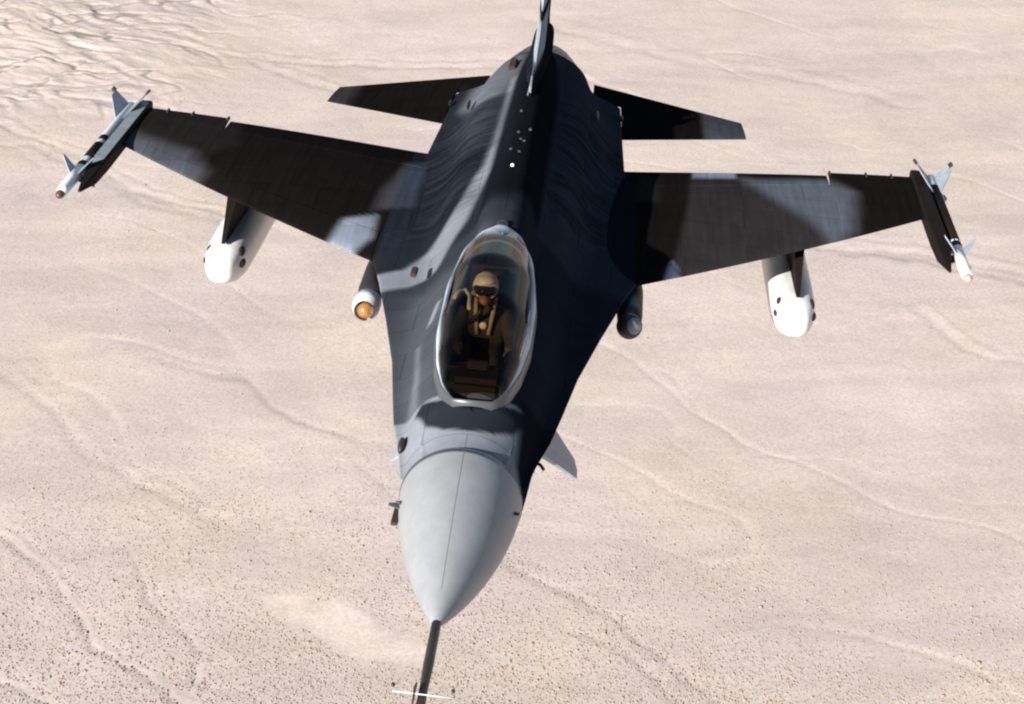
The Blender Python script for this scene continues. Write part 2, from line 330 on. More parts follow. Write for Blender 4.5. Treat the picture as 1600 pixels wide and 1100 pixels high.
WASHES = [  # dry channels crossing the flat: strength, width, points
    (-0.9, 3.5, [(236, 1248), (274, 1243), (311, 1230), (347, 1214), (380, 1192), (450, 1165)]),
    (-0.6, 4, [(-480, 1470), (-402, 1455), (-350, 1420), (-293, 1350), (-238, 1330), (-190, 1305)]),
    (1, 6, [(-474, 1537), (-443, 1511), (-402, 1477), (-358, 1446), (-293, 1370), (-238, 1348), (-200, 1322), (-159, 1294)]),
    (1, 8, [(-439, 1823), (-414, 1792), (-366, 1731), (-276, 1656), (-184, 1633), (-112, 1622), (6, 1612), (56, 1608)]),
    (0.8, 7, [(-366, 1706), (-329, 1690), (-265, 1663), (-212, 1616), (-144, 1563), (-105, 1532)]),
    (1, 8, [(196, 1267), (236, 1261), (274, 1255), (311, 1245), (347, 1231), (380, 1211), (423, 1185)]),
    (0.7, 7, [(288, 1181), (305, 1145), (321, 1110), (336, 1099), (360, 1088), (405, 1067)]),
    (0.9, 3.4, [(-345, 960), (-318, 930), (-292, 901), (-262, 866), (-252, 840), (-234, 811), (-212, 795), (-194, 783), (-174, 762), (-140, 726)]),
    (0.8, 3.4, [(-324, 821), (-292, 797), (-271, 781), (-250, 760), (-215, 725)]),
    (-0.6, 2.6, [(-33, 924), (-10, 891), (5, 869), (23, 857), (48, 830), (72, 804), (103, 756), (130, 714)]),
    (-0.35, 2.6, [(-110, 1002), (-87, 969), (-65, 938), (-33, 904), (-10, 891), (34, 866)]),
    (-0.6, 3, [(-264, 1123), (-227, 1107), (-185, 1089), (-164, 1060), (-146, 1040), (-119, 1024), (-76, 999)]),
    (0.5, 6, [(-386, 1144), (-358, 1116), (-324, 1082), (-295, 1046), (-272, 1008), (-233, 971), (-189, 942), (-147, 914)]),
    (0.6, 11, [(7, 1743), (38, 1717), (97, 1667), (182, 1610), (265, 1577), (342, 1524), (383, 1496)]),
    (-0.5, 2.6, [(16, 827), (47, 802), (64, 788), (86, 754), (113, 712)]),
    (0.7, 2.8, [(-234, 911), (-218, 874), (-202, 838), (-173, 809), (-179, 773), (-187, 724)]),
    (-0.6, 5, [(-336, 1394), (-303, 1371), (-252, 1335), (-219, 1318), (-175, 1295)]),
    (0.7, 7, [(-492, 1830), (-472, 1795), (-406, 1678), (-333, 1601), (-272, 1489), (-248, 1445)])]
def wash_field(X, Y):
    wx = X + 5 * fbm(X / 34, Y / 34, 201, 4); wy = Y + 7 * fbm(X / 30, Y / 30, 211, 4)
    pale = np.zeros(X.shape); cut = np.zeros(X.shape)
    for st, wd, P in WASHES:
        d = np.full(X.shape, 1e9); P = np.array(P, float); T_ = np.zeros(X.shape); n = len(P) - 1
        for i in range(n):
            a, e = P[i], P[i + 1] - P[i]; t = np.clip(((wx - a[0]) * e[0] + (wy - a[1]) * e[1]) / (e @ e), 0, 1)
            q = np.hypot(wx - a[0] - t * e[0], wy - a[1] - t * e[1]); T_ = np.where(q < d, (i + t) / n, T_); d = np.minimum(d, q)
        fade = np.clip(T_ * (1 - T_) * 8, 0, 1) * (0.65 + 0.5 * perlin(X / 18, Y / 18, 221))
        k = np.exp(-(d / wd) ** 2) * fade
        if st > 0: pale = np.maximum(pale, st * k); cut = np.maximum(cut, st * np.exp(-((d - wd * 1.1) / (wd * 0.5)) ** 2) * fade * 0.8)
        else: cut = np.maximum(cut, -st * 1.3 * k)
    return pale, cut
BARE = (-100, 828)
def bare_field(X, Y):
    a = R_(-36); dx = (X - BARE[0]) * math.cos(a) + (Y - BARE[1]) * math.sin(a); dy = -(X - BARE[0]) * math.sin(a) + (Y - BARE[1]) * math.cos(a)
    return (dx / 58) ** 2 + (dy / 17) ** 2 + 0.9 * fbm(X / 22, Y / 22, 99, 4)
def build_ground():
    # fine where the camera looks, coarser and coarser to the horizon
    def axis(lo, hi, n, far_lo, far_hi, m=34):
        core = np.linspace(lo, hi, n); st = core[1] - core[0]
        k = np.arange(1, m + 1); 
        def spread(d):
            g = 1.0
            a, b = 1.0001, 2.0
            for _ in range(60):
                g = (a + b) / 2
                if st * sum(g ** i for i in range(1, m + 1)) > d: b = g
                else: a = g
            return np.cumsum(st * g ** k)
        return np.concatenate([(lo - spread(lo - far_lo))[::-1], core, hi + spread(far_hi - hi)])
    xs = axis(-560, 560, 620, -35000, 35000); ys = axis(700, 1850, 700, -30000, 45000)
    X, Y = np.meshgrid(xs, ys, indexing='xy')
    H, ch, bad = ground_fields(X, Y); pale, cut = wash_field(X, Y); H = H - 0.4 * pale - 0.7 * cut
    fb = fbm((X + 40 * fbm(X / 130, Y / 130, 301, 3)) / 190, (Y + 30 * fbm(X / 90, Y / 90, 305, 3)) / 70, 311, 3); ln = np.exp(-(fb / 0.035) ** 2) * bad
    f2 = fbm((X + 15 * fbm(X / 50, Y / 50, 331, 3)) / 95, (Y + 12 * fbm(X / 40, Y / 40, 335, 3)) / 34, 341, 3)
    ln = np.maximum(ln, 0.8 * np.exp(-(f2 / 0.05) ** 2) * bad * sst(fbm(X / 120, Y / 120, 351, 2) * 2 + 0.6))
    cut = np.maximum(cut, 0.95 * ln); pale = np.maximum(pale, bad * 0.5 * np.exp(-((fb - 0.11) / 0.05) ** 2)); H = H - 2.2 * ln
    ch = np.clip(0.35 * ch + pale + 1.0 * sst(1.2 - bare_field(X, Y)), 0, 1)
    co = np.stack([X, Y, H], -1).reshape(-1, 3); n, m = X.shape
    me = bpy.data.meshes.new('desert_ground')
    idx = np.arange(n * m).reshape(n, m)
    q = np.stack([idx[:-1, :-1], idx[:-1, 1:], idx[1:, 1:], idx[1:, :-1]], -1).reshape(-1, 4)
    me.vertices.add(len(co)); me.vertices.foreach_set('co', co.ravel())
    me.loops.add(q.size); me.loops.foreach_set('vertex_index', q.ravel().astype(np.int32))
    me.polygons.add(len(q)); me.polygons.foreach_set('loop_start', np.arange(0, q.size, 4, dtype=np.int32))
    me.update(calc_edges=True); me.validate()
    o = link_mesh('desert_ground', me, None); o['kind'] = 'structure'
    set_attr(o, 'wash', ch.ravel()); set_attr(o, 'cut', cut.ravel()); set_attr(o, 'gully', np.clip(ln, 0, 1).ravel())
    return o
def ground_material():
    m = bpy.data.materials.new('desert_soil'); m.use_nodes = True; n = m.node_tree; L = n.links; b = n.nodes['Principled BSDF']
    g = n.nodes.new('ShaderNodeNewGeometry'); at = n.nodes.new('ShaderNodeAttribute'); at.attribute_name = 'wash'
    def noise(sc, det, rough=0.6, dist=0.0, vec=None):
        t = n.nodes.new('ShaderNodeTexNoise'); t.inputs['Scale'].default_value = sc; t.inputs['Detail'].default_value = det
        t.inputs['Roughness'].default_value = rough; t.inputs['Distortion'].default_value = dist
        L.new(vec or g.outputs['Position'], t.inputs['Vector']); return t.outputs['Fac']
    def mr(v, a, b_, c, d):
        t = n.nodes.new('ShaderNodeMapRange'); t.inputs[1].default_value = a; t.inputs[2].default_value = b_; t.inputs[3].default_value = c; t.inputs[4].default_value = d
        L.new(v, t.inputs[0]); return t.outputs[0]
    def mul(a, c):
        t = n.nodes.new('ShaderNodeMath'); t.operation = 'MULTIPLY'; L.new(a, t.inputs[0]); L.new(c, t.inputs[1]); return t.outputs[0]
    mp = n.nodes.new('ShaderNodeMapping'); mp.inputs['Rotation'].default_value = (0, 0, R_(38)); mp.inputs['Scale'].default_value = (0.25, 1, 1)
    L.new(g.outputs['Position'], mp.inputs['Vector'])
    streak = mr(noise(0.03, 6, 0.6, 0.6, mp.outputs[0]), 0.35, 0.65, 0.93, 1.07)
    big = mr(noise(0.004, 5), 0.35, 0.65, 0.95, 1.05)
    fine = mr(noise(0.45, 5, 0.8), 0.35, 0.65, 0.82, 1.12)
    f = mul(mul(streak, big), fine)
    wash = mr(at.outputs['Fac'], 0.0, 1.0, 1.0, 1.19)
    f = mul(f, wash)
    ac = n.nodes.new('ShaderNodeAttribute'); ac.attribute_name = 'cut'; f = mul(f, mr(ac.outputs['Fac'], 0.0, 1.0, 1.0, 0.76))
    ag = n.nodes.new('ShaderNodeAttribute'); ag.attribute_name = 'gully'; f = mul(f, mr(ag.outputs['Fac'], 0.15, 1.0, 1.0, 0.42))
    hue = n.nodes.new('ShaderNodeValToRGB'); e = hue.color_ramp.elements
    e[0].position = 0.38; e[0].color = (0.44, 0.37, 0.348, 1); e[1].position = 0.62; e[1].color = (0.45, 0.38, 0.328, 1)
    L.new(noise(0.006, 4, 0.6), hue.inputs[0])
    sc = n.nodes.new('ShaderNodeVectorMath'); sc.operation = 'SCALE'; L.new(hue.outputs[0], sc.inputs[0]); L.new(f, sc.inputs['Scale'])
    L.new(sc.outputs[0], b.inputs['Base Color']); b.inputs['Roughness'].default_value = 0.95; b.inputs['Specular IOR Level'].default_value = 0.1
    bp = n.nodes.new('ShaderNodeBump'); bp.inputs['Strength'].default_value = 0.5; bp.inputs['Distance'].default_value = 0.35
    L.new(noise(0.35, 5, 0.65), bp.inputs['Height']); L.new(bp.outputs[0], b.inputs['Normal'])
    return m
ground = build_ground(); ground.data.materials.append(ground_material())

def build_shrubs():
    N = 210000
    X = rng.uniform(-560, 560, N); Y = 710 + 1140 * rng.uniform(0, 1, N) ** 1.5
    H, ch, bad = ground_fields(X, Y)
    dens = 0.30 + 0.9 * sst((1060 - Y - 0.3 * X + 160 * fbm(X / 150, Y / 150, 91, 3)) / 420) + 0.5 * fbm(X / 60, Y / 60, 95, 3)
    # bare pale flat left of the nose boom
    bare = bare_field(X, Y) < 1; ch = wash_field(X, Y)[0]
    keep = (rng.uniform(0, 1, N) < dens * 1.1) & (ch < 0.35) & ~bare & (rng.uniform(0, 1, N) > bad)
    X, Y, H = X[keep], Y[keep], H[keep]; n = len(X)
    me = bpy.data.meshes.new('desert_scrub'); me.vertices.add(n); me.vertices.foreach_set('co', np.stack([X, Y, H + 0.15], -1).ravel())
    o = bpy.data.objects.new('desert_scrub', me); COL.objects.link(o)
    r = np.exp(rng.normal(-0.98, 0.36, n)) * (0.70 + 0.45 * sst((1060 - Y) / 260))
    set_attr(o, 'size', r)
    ng = bpy.data.node_groups.new('scatter_scrub', 'GeometryNodeTree')
    ng.interface.new_socket('Geometry', in_out='INPUT', socket_type='NodeSocketGeometry'); ng.interface.new_socket('Geometry', in_out='OUTPUT', socket_type='NodeSocketGeometry')
    I = ng.nodes.new('NodeGroupInput'); O = ng.nodes.new('NodeGroupOutput')
    ico = ng.nodes.new('GeometryNodeMeshIcoSphere'); ico.inputs['Subdivisions'].default_value = 2; ico.inputs['Radius'].default_value = 0.8
    tr = ng.nodes.new('GeometryNodeTransform'); tr.inputs['Scale'].default_value = (1, 1, 0.75)
    sp = ng.nodes.new('GeometryNodeSetPosition'); nz = ng.nodes.new('ShaderNodeTexNoise'); nz.inputs['Scale'].default_value = 2.4
    vs = ng.nodes.new('ShaderNodeVectorMath'); vs.operation = 'SUBTRACT'; vs.inputs[1].default_value = (0.5, 0.5, 0.5)
    sm = ng.nodes.new('GeometryNodeSetMaterial')
    ms = mat('dusty_scrub', (0.33, 0.265, 0.215), 0.9, noise=0.3, nscale=0.5, spec=0.1); sm.inputs['Material'].default_value = ms
    iop = ng.nodes.new('GeometryNodeInstanceOnPoints'); na = ng.nodes.new('GeometryNodeInputNamedAttribute'); na.data_type = 'FLOAT'; na.inputs['Name'].default_value = 'size'
    rv = ng.nodes.new('FunctionNodeRandomValue'); rv.data_type = 'FLOAT_VECTOR'; rv.inputs[1].default_value = (0.3, 0.3, 6.28)
    L = ng.links
    L.new(ico.outputs['Mesh'], sp.inputs['Geometry']); L.new(nz.outputs['Color'], vs.inputs[0]); L.new(vs.outputs[0], sp.inputs['Offset'])
    L.new(sp.outputs[0], tr.inputs['Geometry']); L.new(tr.outputs[0], sm.inputs['Geometry']); L.new(sm.outputs[0], iop.inputs['Instance'])
    L.new(I.outputs[0], iop.inputs['Points']); L.new(na.outputs['Attribute'], iop.inputs['Scale']); L.new(rv.outputs[0], iop.inputs['Rotation'])
    L.new(iop.outputs[0], O.inputs[0])
    md = o.modifiers.new('scatter', 'NODES'); md.node_group = ng
    o['kind'] = 'stuff'; o['label'] = 'small dusty desert shrubs dotted over the pale ground'; o['category'] = 'shrubs'
build_shrubs()

# ================================================================== AIRCRAFT
P0 = A(6, 0, -1.25)
jet = empty('fighter_jet', P0, 'dark camouflaged single-seat fighter jet with pale grey nose flying towards the camera', 'fighter jet')
def part(o, m=None): 
    return o
def jm(name, vs, fs, m, smooth=True, parent=None): return mesh(name, vs, fs, m, parent or jet, smooth, off=(P0 if (parent is None or parent is jet) else None))
# parts are authored in aircraft coordinates: a holder offset is applied to direct children afterwards
AUTH = []
def own(o, parent=None):
    o.parent = parent or jet
    if parent is None: o.location = -P0
    return o
def ip(v, xs, ys): return np.interp(v, xs, ys)

ST = [1.95, 2.1, 2.25, 2.45, 2.6, 3.5, 4.5, 5.5, 6.5, 8.0, 10.0, 11.5, 12.5, 13.2, 14.0]
CW = [0.483, 0.494, 0.506, 0.520, 0.53, 0.60, 0.63, 0.66, 0.70, 0.82, 0.86, 0.84, 0.80, 0.74, 0.66]
CT = [0.325, 0.339, 0.362, 0.412, 0.455, 0.50, 0.52, 0.58, 0.64, 0.70, 0.68, 0.64, 0.60, 0.56, 0.50]
CB = [-0.602, -0.615, -0.63, -0.65, -0.66, -0.66, -0.66, -0.75, -0.85, -0.85, -0.80, -0.72, -0.66, -0.60, -0.54]
EX = [(1.95, .485), (2.45, .56), (2.9, .655), (3.4, .725), (4.24, .835), (5.25, 1.02), (6.2, 1.21), (6.75, 1.345), (7.2, 1.345), (8, 1.315), (9.2, 1.255), (10.6, 1.18), (12.0, 1.14), (13.45, 1.1), (13.5, .70), (14.0, .66)]
def smin(a, b, k):
    h = np.clip(0.5 + 0.5 * (b - a) / k, 0, 1); return b + (a - b) * h - k * h * (1 - h)
def body_field(s, x, z):
    w_ = ip(s, ST, CW); t = ip(s, ST, CT); b = ip(s, ST, CB); zc = (t + b) / 2 - 0.02; h = (t - b) / 2
    n = ip(s, [2, 4, 13, 14], [2.0, 2.3, 2.5, 2.1])
    A_ = ((np.abs(x / w_) ** n + np.abs((z - zc) / h) ** n) ** (1 / n) - 1) * np.minimum(w_, h)
    e = ip(s, [q[0] for q in EX], [q[1] for q in EX])
    th = ip(s, [2, 2.6, 5, 7, 10, 12, 13.5, 14], [0.02, 0.05, 0.06, 0.10, 0.13, 0.17, 0.15, 0.1])
    tx = 0.012 + th * np.clip((e - np.abs(x)) / 0.35, 0, 1) ** 0.8
    zc2 = ip(s, [2, 3, 10, 13.5], [-0.02, 0.0, 0.0, -0.06])
    B_ = np.maximum(np.abs(z - zc2) - tx, np.abs(x) - e)
    k = ip(s, [2, 3, 5, 7, 12, 14], [0.03, 0.10, 0.22, 0.30, 0.22, 0.05])
    F = smin(A_, B_, k)
    # dorsal spine
    sw = ip(s, [4.9, 5.6, 6.5, 8, 12, 14], [0.30, 0.30, 0.30, 0.27, 0.24, 0.2])
    stp = ip(s, [1.9, 4.3, 4.6, 5.1, 5.45, 6.5, 10, 12, 13, 14], [0.205, 0.21, 0.45, 0.80, 0.93, 0.98, 0.97, 0.90, 0.75, 0.45])
    C_ = ((np.abs(x / sw) ** 3.2 + np.abs((z - 0.2) / (stp - 0.2)) ** 3.2) ** (1 / 3.2) - 1) * sw
    return smin(F, C_, 0.14)
def build_body():
    ss = np.concatenate([np.linspace(1.95, 13.44, 330), [13.47, 13.5], np.linspace(13.55, 14.0, 8)]); NA = 200
    # angles clustered towards the strake edges
    base = np.linspace(0, 2 * np.pi, NA, endpoint=False); th = base - 0.42 * np.sin(2 * base) / 1.0
    S, T = np.meshgrid(ss, th, indexing='ij'); c, sn = np.cos(T), np.sin(T); zc = 0.0
    lo = np.zeros_like(S); hit = np.zeros(S.shape, bool); step = 0.012; r = np.full(S.shape, 0.02)
    for i in range(125):
        rn = r + step; F = body_field(S, rn * c, zc + rn * sn)
        newhit = (F > 0) & ~hit; hit |= newhit; r = np.where(hit, r, rn)
    a = r.copy(); b = r + step
    for i in range(12):
        m_ = (a + b) / 2; F = body_field(S, m_ * c, zc + m_ * sn); a = np.where(F < 0, m_, a); b = np.where(F < 0, b, m_)
    r = (a + b) / 2
    vs = np.stack([r * c, S - 7.5, zc + r * sn], -1).reshape(-1, 3)
    fs = gridf(len(ss), NA, True); fs.append(tuple(range(NA))); fs.append(tuple(range((len(ss) - 1) * NA, len(ss) * NA)))
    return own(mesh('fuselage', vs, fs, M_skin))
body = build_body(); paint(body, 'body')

# canopy outline (sill): station, half width, sill height
CS = [2.56, 2.62, 2.76, 3.1, 3.6, 4.3, 4.9, 5.3, 5.5]
CHW = [0.155, 0.20, 0.27, 0.35, 0.403, 0.408, 0.35, 0.22, 0.03]
CSZ = [0.462, 0.466, 0.478, 0.505, 0.53, 0.58, 0.68, 0.84, 0.95]
CTP = [0.52, 0.58, 0.68, 0.84, 1.00, 1.09, 1.06, 0.985, 0.955]
# cut the cockpit opening
def cut_cockpit():
    n = 40; ss = np.linspace(2.60, 5.25, n); ring = [(s, ip(s, CS, CHW) - 0.035) for s in ss]
    pl_ = [(s, w_) for s, w_ in ring] + [(s, -w_) for s, w_ in ring[::-1]]
    vs = [A(s, x, 0.12) for s, x in pl_] + [A(s, x, 1.3) for s, x in pl_]; N = len(pl_)
    fs = [tuple(range(N)), tuple(range(N, 2 * N))] + [(i, (i + 1) % N, N + (i + 1) % N, N + i) for i in range(N)]
    cut = mesh('cutter', vs, fs, M_black, None, False); cut.location = -P0; cut.parent = jet
    md = body.modifiers.new('b', 'BOOLEAN'); md.operation = 'DIFFERENCE'; md.object = cut; md.solver = 'EXACT'
    bpy.context.view_layer.update(); dg = bpy.context.evaluated_depsgraph_get()
    me = bpy.data.meshes.new_from_object(body.evaluated_get(dg)); body.modifiers.clear(); body.data = me
    bpy.data.objects.remove(cut)
    for p in me.polygons: p.use_smooth = not (abs(p.normal.y) > 0.98 and (p.center.y + 7.5 < 1.96 or p.center.y + 7.5 > 13.99))
    # inner faces of the cut: black trim
    me.materials.clear(); me.materials.append(M_skin); me.materials.append(M_black)
    for p in me.polygons:
        c = p.center; s = c.y + 7.5; p.material_index = 0
        if 2.5 < s < 5.35 and abs(c.x) < ip(s, CS, CHW) + 0.0 and ((c.z < 0.14 and p.normal.z > 0.8) or (abs(p.normal.z) < 0.02 and c.z > 0.12 and abs(c.x) < ip(s, CS, CHW) - 0.02)): p.material_index = 1; p.use_smooth = False
cut_cockpit()

def bump_ring(name, prof, m, N=96, power=2.0, zc=None, parent=None, kind=None):
    """oval rings: prof=[(s, half width, ztop, zbottom)]"""
    vs = []
    for s, hw, zt, zb in prof:
        for k in range(N):
            t = 2 * math.pi * k / N; ct, st = math.cos(t), math.sin(t); d = (abs(ct) ** power + abs(st) ** power) ** (1 / power)
            vs.append(A(s, hw * ct / d, (zt + zb) / 2 + (zt - zb) / 2 * st / d))
    fs = gridf(len(prof), N, True); fs.append(tuple(range(N))); fs.append(tuple(range((len(prof) - 1) * N, len(prof) * N)))
    return own(mesh(name, vs, fs, m), parent)
# radome
def radome_prof():
    pr = []
    for t in np.linspace(0, 1, 46):
        s = 1.945 * t ** 1.4
        q = s / 1.95; e = (q * (2 - q)) ** 0.5 if False else None
        g = 1.02 * math.sin(q * math.pi / 2 * 0.86) ** 0.86 / math.sin(math.pi / 2 * 0.86) ** 0.86 / 1.02
        hw = 0.012 + 0.473 * g
        zt = -0.10 + 0.012 + 0.415 * g ** 1.02; zb = -0.10 - 0.012 - 0.49 * g ** 0.98
        pr.append((s, hw, zt, zb))
    return pr
RP = radome_prof()
radome = bump_ring('radome', RP, M_nose, N=96); paint(radome, 0.27)
def ring_at(s):
    return [ip(s, [r[0] for r in RP], [r[i] for r in RP]) for i in (1, 2, 3)]
# lightning strip along the top of the radome and the joint ring behind it
vs = []; 
for s in np.linspace(0.30, 1.93, 40):
    hw, zt, zb = ring_at(s); vs += [A(s, -0.0035, zt - 0.002), A(s, -0.002, zt + 0.0015), A(s, 0.002, zt + 0.0015), A(s, 0.0035, zt - 0.002)]
own(mesh('lightning_strip', vs, gridf(40, 4, False), M_seam))
def band_on_body(name, sfun, w_, lift, m, th0, th1, n=60):
    """thin strip lying on the fuselage skin: sfun(theta)=station"""
    vs = []
    for th in np.linspace(th0, th1, n):
        for ds in (-w_ / 2, w_ / 2):
            s = sfun(th) + ds; c, sn = math.cos(th), math.sin(th); a, b = 0.05, 1.6
            rr = np.linspace(0.05, 1.5, 300); F = body_field(np.full(300, max(s, 1.951)), rr * c, rr * sn); i = int(np.argmax(F > 0)); r = rr[i] - F[i] * 0.5
            vs.append(A(s, (r + lift) * c, (r + lift) * sn))
    return own(mesh(name, vs, gridf(n, 2, False), m))
_h, _t, _b = ring_at(1.945)
bump_ring('joint_ring', [(1.938, _h - .002, _t - .002, _b + .002), (1.944, _h + .004, _t + .004, _b - .004), (1.958, _h + .004, _t + .004, _b - .004), (1.964, _h - .004, _t - .002, _b + .004)], M_lip, N=96)

# flight test boom with its vanes
boom = own(lathe('air_data_boom', [(-7.46, .034), (-8.0, .036), (-8.25, .030), (-8.4, .030), (-8.55, .036), (-9.9, .03), (-10.0, .012)], M_probe, None, c=(0, -0.105), N=16))
own(tube('vane_arm', [A(-0.93, -0.19, -0.05), A(-0.93, 0.20, -0.06)], 0.004, M_mwhite, None, 8), boom)
for x_ in (-.195, .205):
    v_ = own(blob('vane_weight', A(-0.90 if x_ < 0 else -0.91, x_ * 0.98, -0.02), (.014, .02, .014), M_probe, None, 12, 8), boom)
own(plate('vane', [A(-1.0, -.052, -.1), A(-0.72, -.052, -.10), A(-0.9, -.052, -.02)], (1, 0, 0), 0.012, M_probe, None), boom)

# canopy glass
def build_canopy():
    n, m_ = 70, 41; vs = []
    for s in np.linspace(2.56, 5.5, n):
        hw = ip(s, CS, CHW); sz = ip(s, CS, CSZ); tp = ip(s, CS, CTP)
        for k in range(m_):
            t = math.pi * k / (m_ - 1); vs.append(A(s, hw * math.copysign(abs(math.cos(t)) ** 0.9, math.cos(t)), sz + (tp - sz) * math.sin(t) ** 0.92))
    o = own(mesh('canopy', vs, gridf(n, m_, False), M_glass)); o.modifiers.new('smooth', 'SMOOTH').iterations = 2
    # sky light in the bubble's edge, painted as pale haze: widest at the back
    ed = []
    for s in np.linspace(2.56, 5.5, n):
        wd = ip(s, [2.56, 2.9, 3.3, 4.2, 5.0, 5.5], [0.0, 0.04, 0.16, 0.30, 0.36, 0.42]); hw = ip(s, CS, CHW); h_ = ip(s, CS, CTP) - ip(s, CS, CSZ)
        for k in range(m_):
            t = math.pi * k / (m_ - 1); d_ = min(t, math.pi - t) * 0.5 * (hw + h_); d_ = min(d_, (5.5 - s) * 0.6)
            ed.append(0.75 * float(sst(np.array(1.15 - d_ / max(wd, 1e-3)))))
    set_attr(o, 'edge', ed)
    # frame: a rim following the sill
    pts = [(s, ip(s, CS, CHW), ip(s, CS, CSZ)) for s in np.linspace(2.56, 5.5, 60)]
    loop = [(s, w_, z) for s, w_, z in pts] + [(s, -w_, z) for s, w_, z in pts[::-1]]
    N = len(loop); V = []; 
    for i, (s, x, z) in enumerate(loop):
        a = loop[i - 1]; b = loop[(i + 1) % N]; t = Vector((b[1] - a[1], b[0] - a[0])).normalized(); nn = Vector((t.y, -t.x))  # (x, s) outward
        if nn.x * x + nn.y * (s - 4.0) < 0: nn = -nn
        for off, dz in ((-0.008, -0.08), (-0.008, 0.004), (0.000, 0.007), (0.008, 0.002), (0.014, -0.02), (0.016, -0.12)):
            V.append(A(s + nn.y * off, x + nn.x * off, z + dz))
    f = [tuple(((i % N) * 6 + j, (i % N) * 6 + (j + 1), ((i + 1) % N) * 6 + (j + 1), ((i + 1) % N) * 6 + j)) for i in range(N) for j in range(5)]
    own(mesh('canopy_frame', V, f, M_lip), o)
    return o
canopy = build_canopy()

# cockpit furniture
own(box('instrument_shroud', A(2.74, -0.22, 0.30), A(3.12, 0.22, 0.56), M_black, None, 0.05))
own(box('instrument_panel', A(3.125, -0.27, 0.14), A(3.16, 0.27, 0.50), M_black, None, 0.01))
hud = own(box('head_up_display', A(2.95, -0.09, 0.555), A(3.2, 0.09, 0.63), M_dark, None, 0.015))
own(plate('combiner_glass', [A(2.98, -.085, .64), A(2.98, .085, .64), A(3.08, .075, .80), A(3.08, -.075, .80)], (0, 1, -.5), .006, M_glass, None), hud)
own(box('side_console', A(3.2, -0.375, 0.13), A(4.3, -0.27, 0.36), M_dark, None, 0.01)); own(box('side_console', A(3.2, 0.27, 0.13), A(4.3, 0.375, 0.36), M_dark, None, 0.01))
seat = own(mesh('ejection_seat', [A(*p) for p in [(3.75, -.24, .14), (3.75, .24, .14), (4.28, .24, .14), (4.28, -.24, .14), (3.75, -.24, .24), (3.75, .24, .24), (4.22, .24, .22), (4.22, -.24, .22),
    (4.62, -.2, .86), (4.62, .2, .86), (4.72, .2, .84), (4.72, -.2, .84)]], [(0, 1, 2, 3), (4, 5, 6, 7), (0, 1, 5, 4), (1, 2, 6, 5), (0, 3, 7, 4), (7, 6, 9, 8), (3, 2, 10, 11), (8, 9, 10, 11), (7, 8, 11, 3), (6, 9, 10, 2)], M_black, None, False))
own(box('headrest', A(4.42, -0.13, 0.62), A(4.60, 0.13, 0.86), M_dark, None, 0.04), seat)
own(tube('rear_bulkhead_hoop', [A(5.02, 0.27 * math.cos(t), 0.70 + 0.26 * math.sin(t)) for t in np.linspace(0.0, math.pi, 18)], 0.013, M_grey, None, 8))
own(lathe('formation_light', [(-2.06, .035), (-2.02, .055), (-1.96, .055), (-1.93, .02)], M_dark, None, c=(0.0, 0.93), N=14))

# ------------------------------------------------------------------ wings
def z_tip(s): return 0.155 + (s - 10.0) * math.tan(R_(2.0))
def wing_pt(x, c, side, up_):
    """x span, c chord fraction 0..1"""
    le = 5.6 + 0.839 * x; te = 10.6; ch = te - le; s = le + c * ch
    t = max(0.0, (x - 1.2) / 3.42); k = t ** 1.15; tw = math.tan(R_(5.6)) * k
    zc = 0.155 * k + (c - 0.5) * ch * tw - 0.02 * (1 - t) * (c < 0)
    droop = 0.0
    tc = 0.046 * ch * (0.6 if up_ else -0.42) * 4 * (0.5 * math.sqrt(max(c, 0)) * (1 - c) * 1.02 + 0.25 * c * (1 - c))
    return A(s, side * x, zc + tc)
def panel(name, side, x0, x1, c0, c1, nx, nc, parent=None, rot=0.0, ext=0.0, gap=0.0):
    vs = []; xs = np.linspace(x0, x1, nx); cs = [c0 + (c1 - c0) * (0.5 - 0.5 * math.cos(math.pi * j / (nc - 1))) for j in range(nc)]
    for x in xs:
        for u in (True, False):
            for c in (cs if u else cs[::-1]):
                p = wing_pt(x, c, side, u)
                if ext and c > 0.99: p = p + Vector((0, ext, 0.004 if u else -0.004))
                if rot:
                    h = wing_pt(x, c0, side, True) * 0.5 + wing_pt(x, c0, side, False) * 0.5
                    d = p - h; cr, sr = math.cos(rot), math.sin(rot); p = h + Vector((d.x, d.y * cr - d.z * sr, d.y * sr + d.z * cr))
                vs.append(p)
    m_ = 2 * nc; fs = gridf(nx, m_, True); fs.append(tuple(range(m_))); fs.append(tuple(range((nx - 1) * m_, nx * m_)))
    o = own(mesh(name, vs, fs, M_wing), parent); paint(o, 'wing')
    md = o.modifiers.new('e', 'EDGE_SPLIT'); md.split_angle = R_(50)
    return o
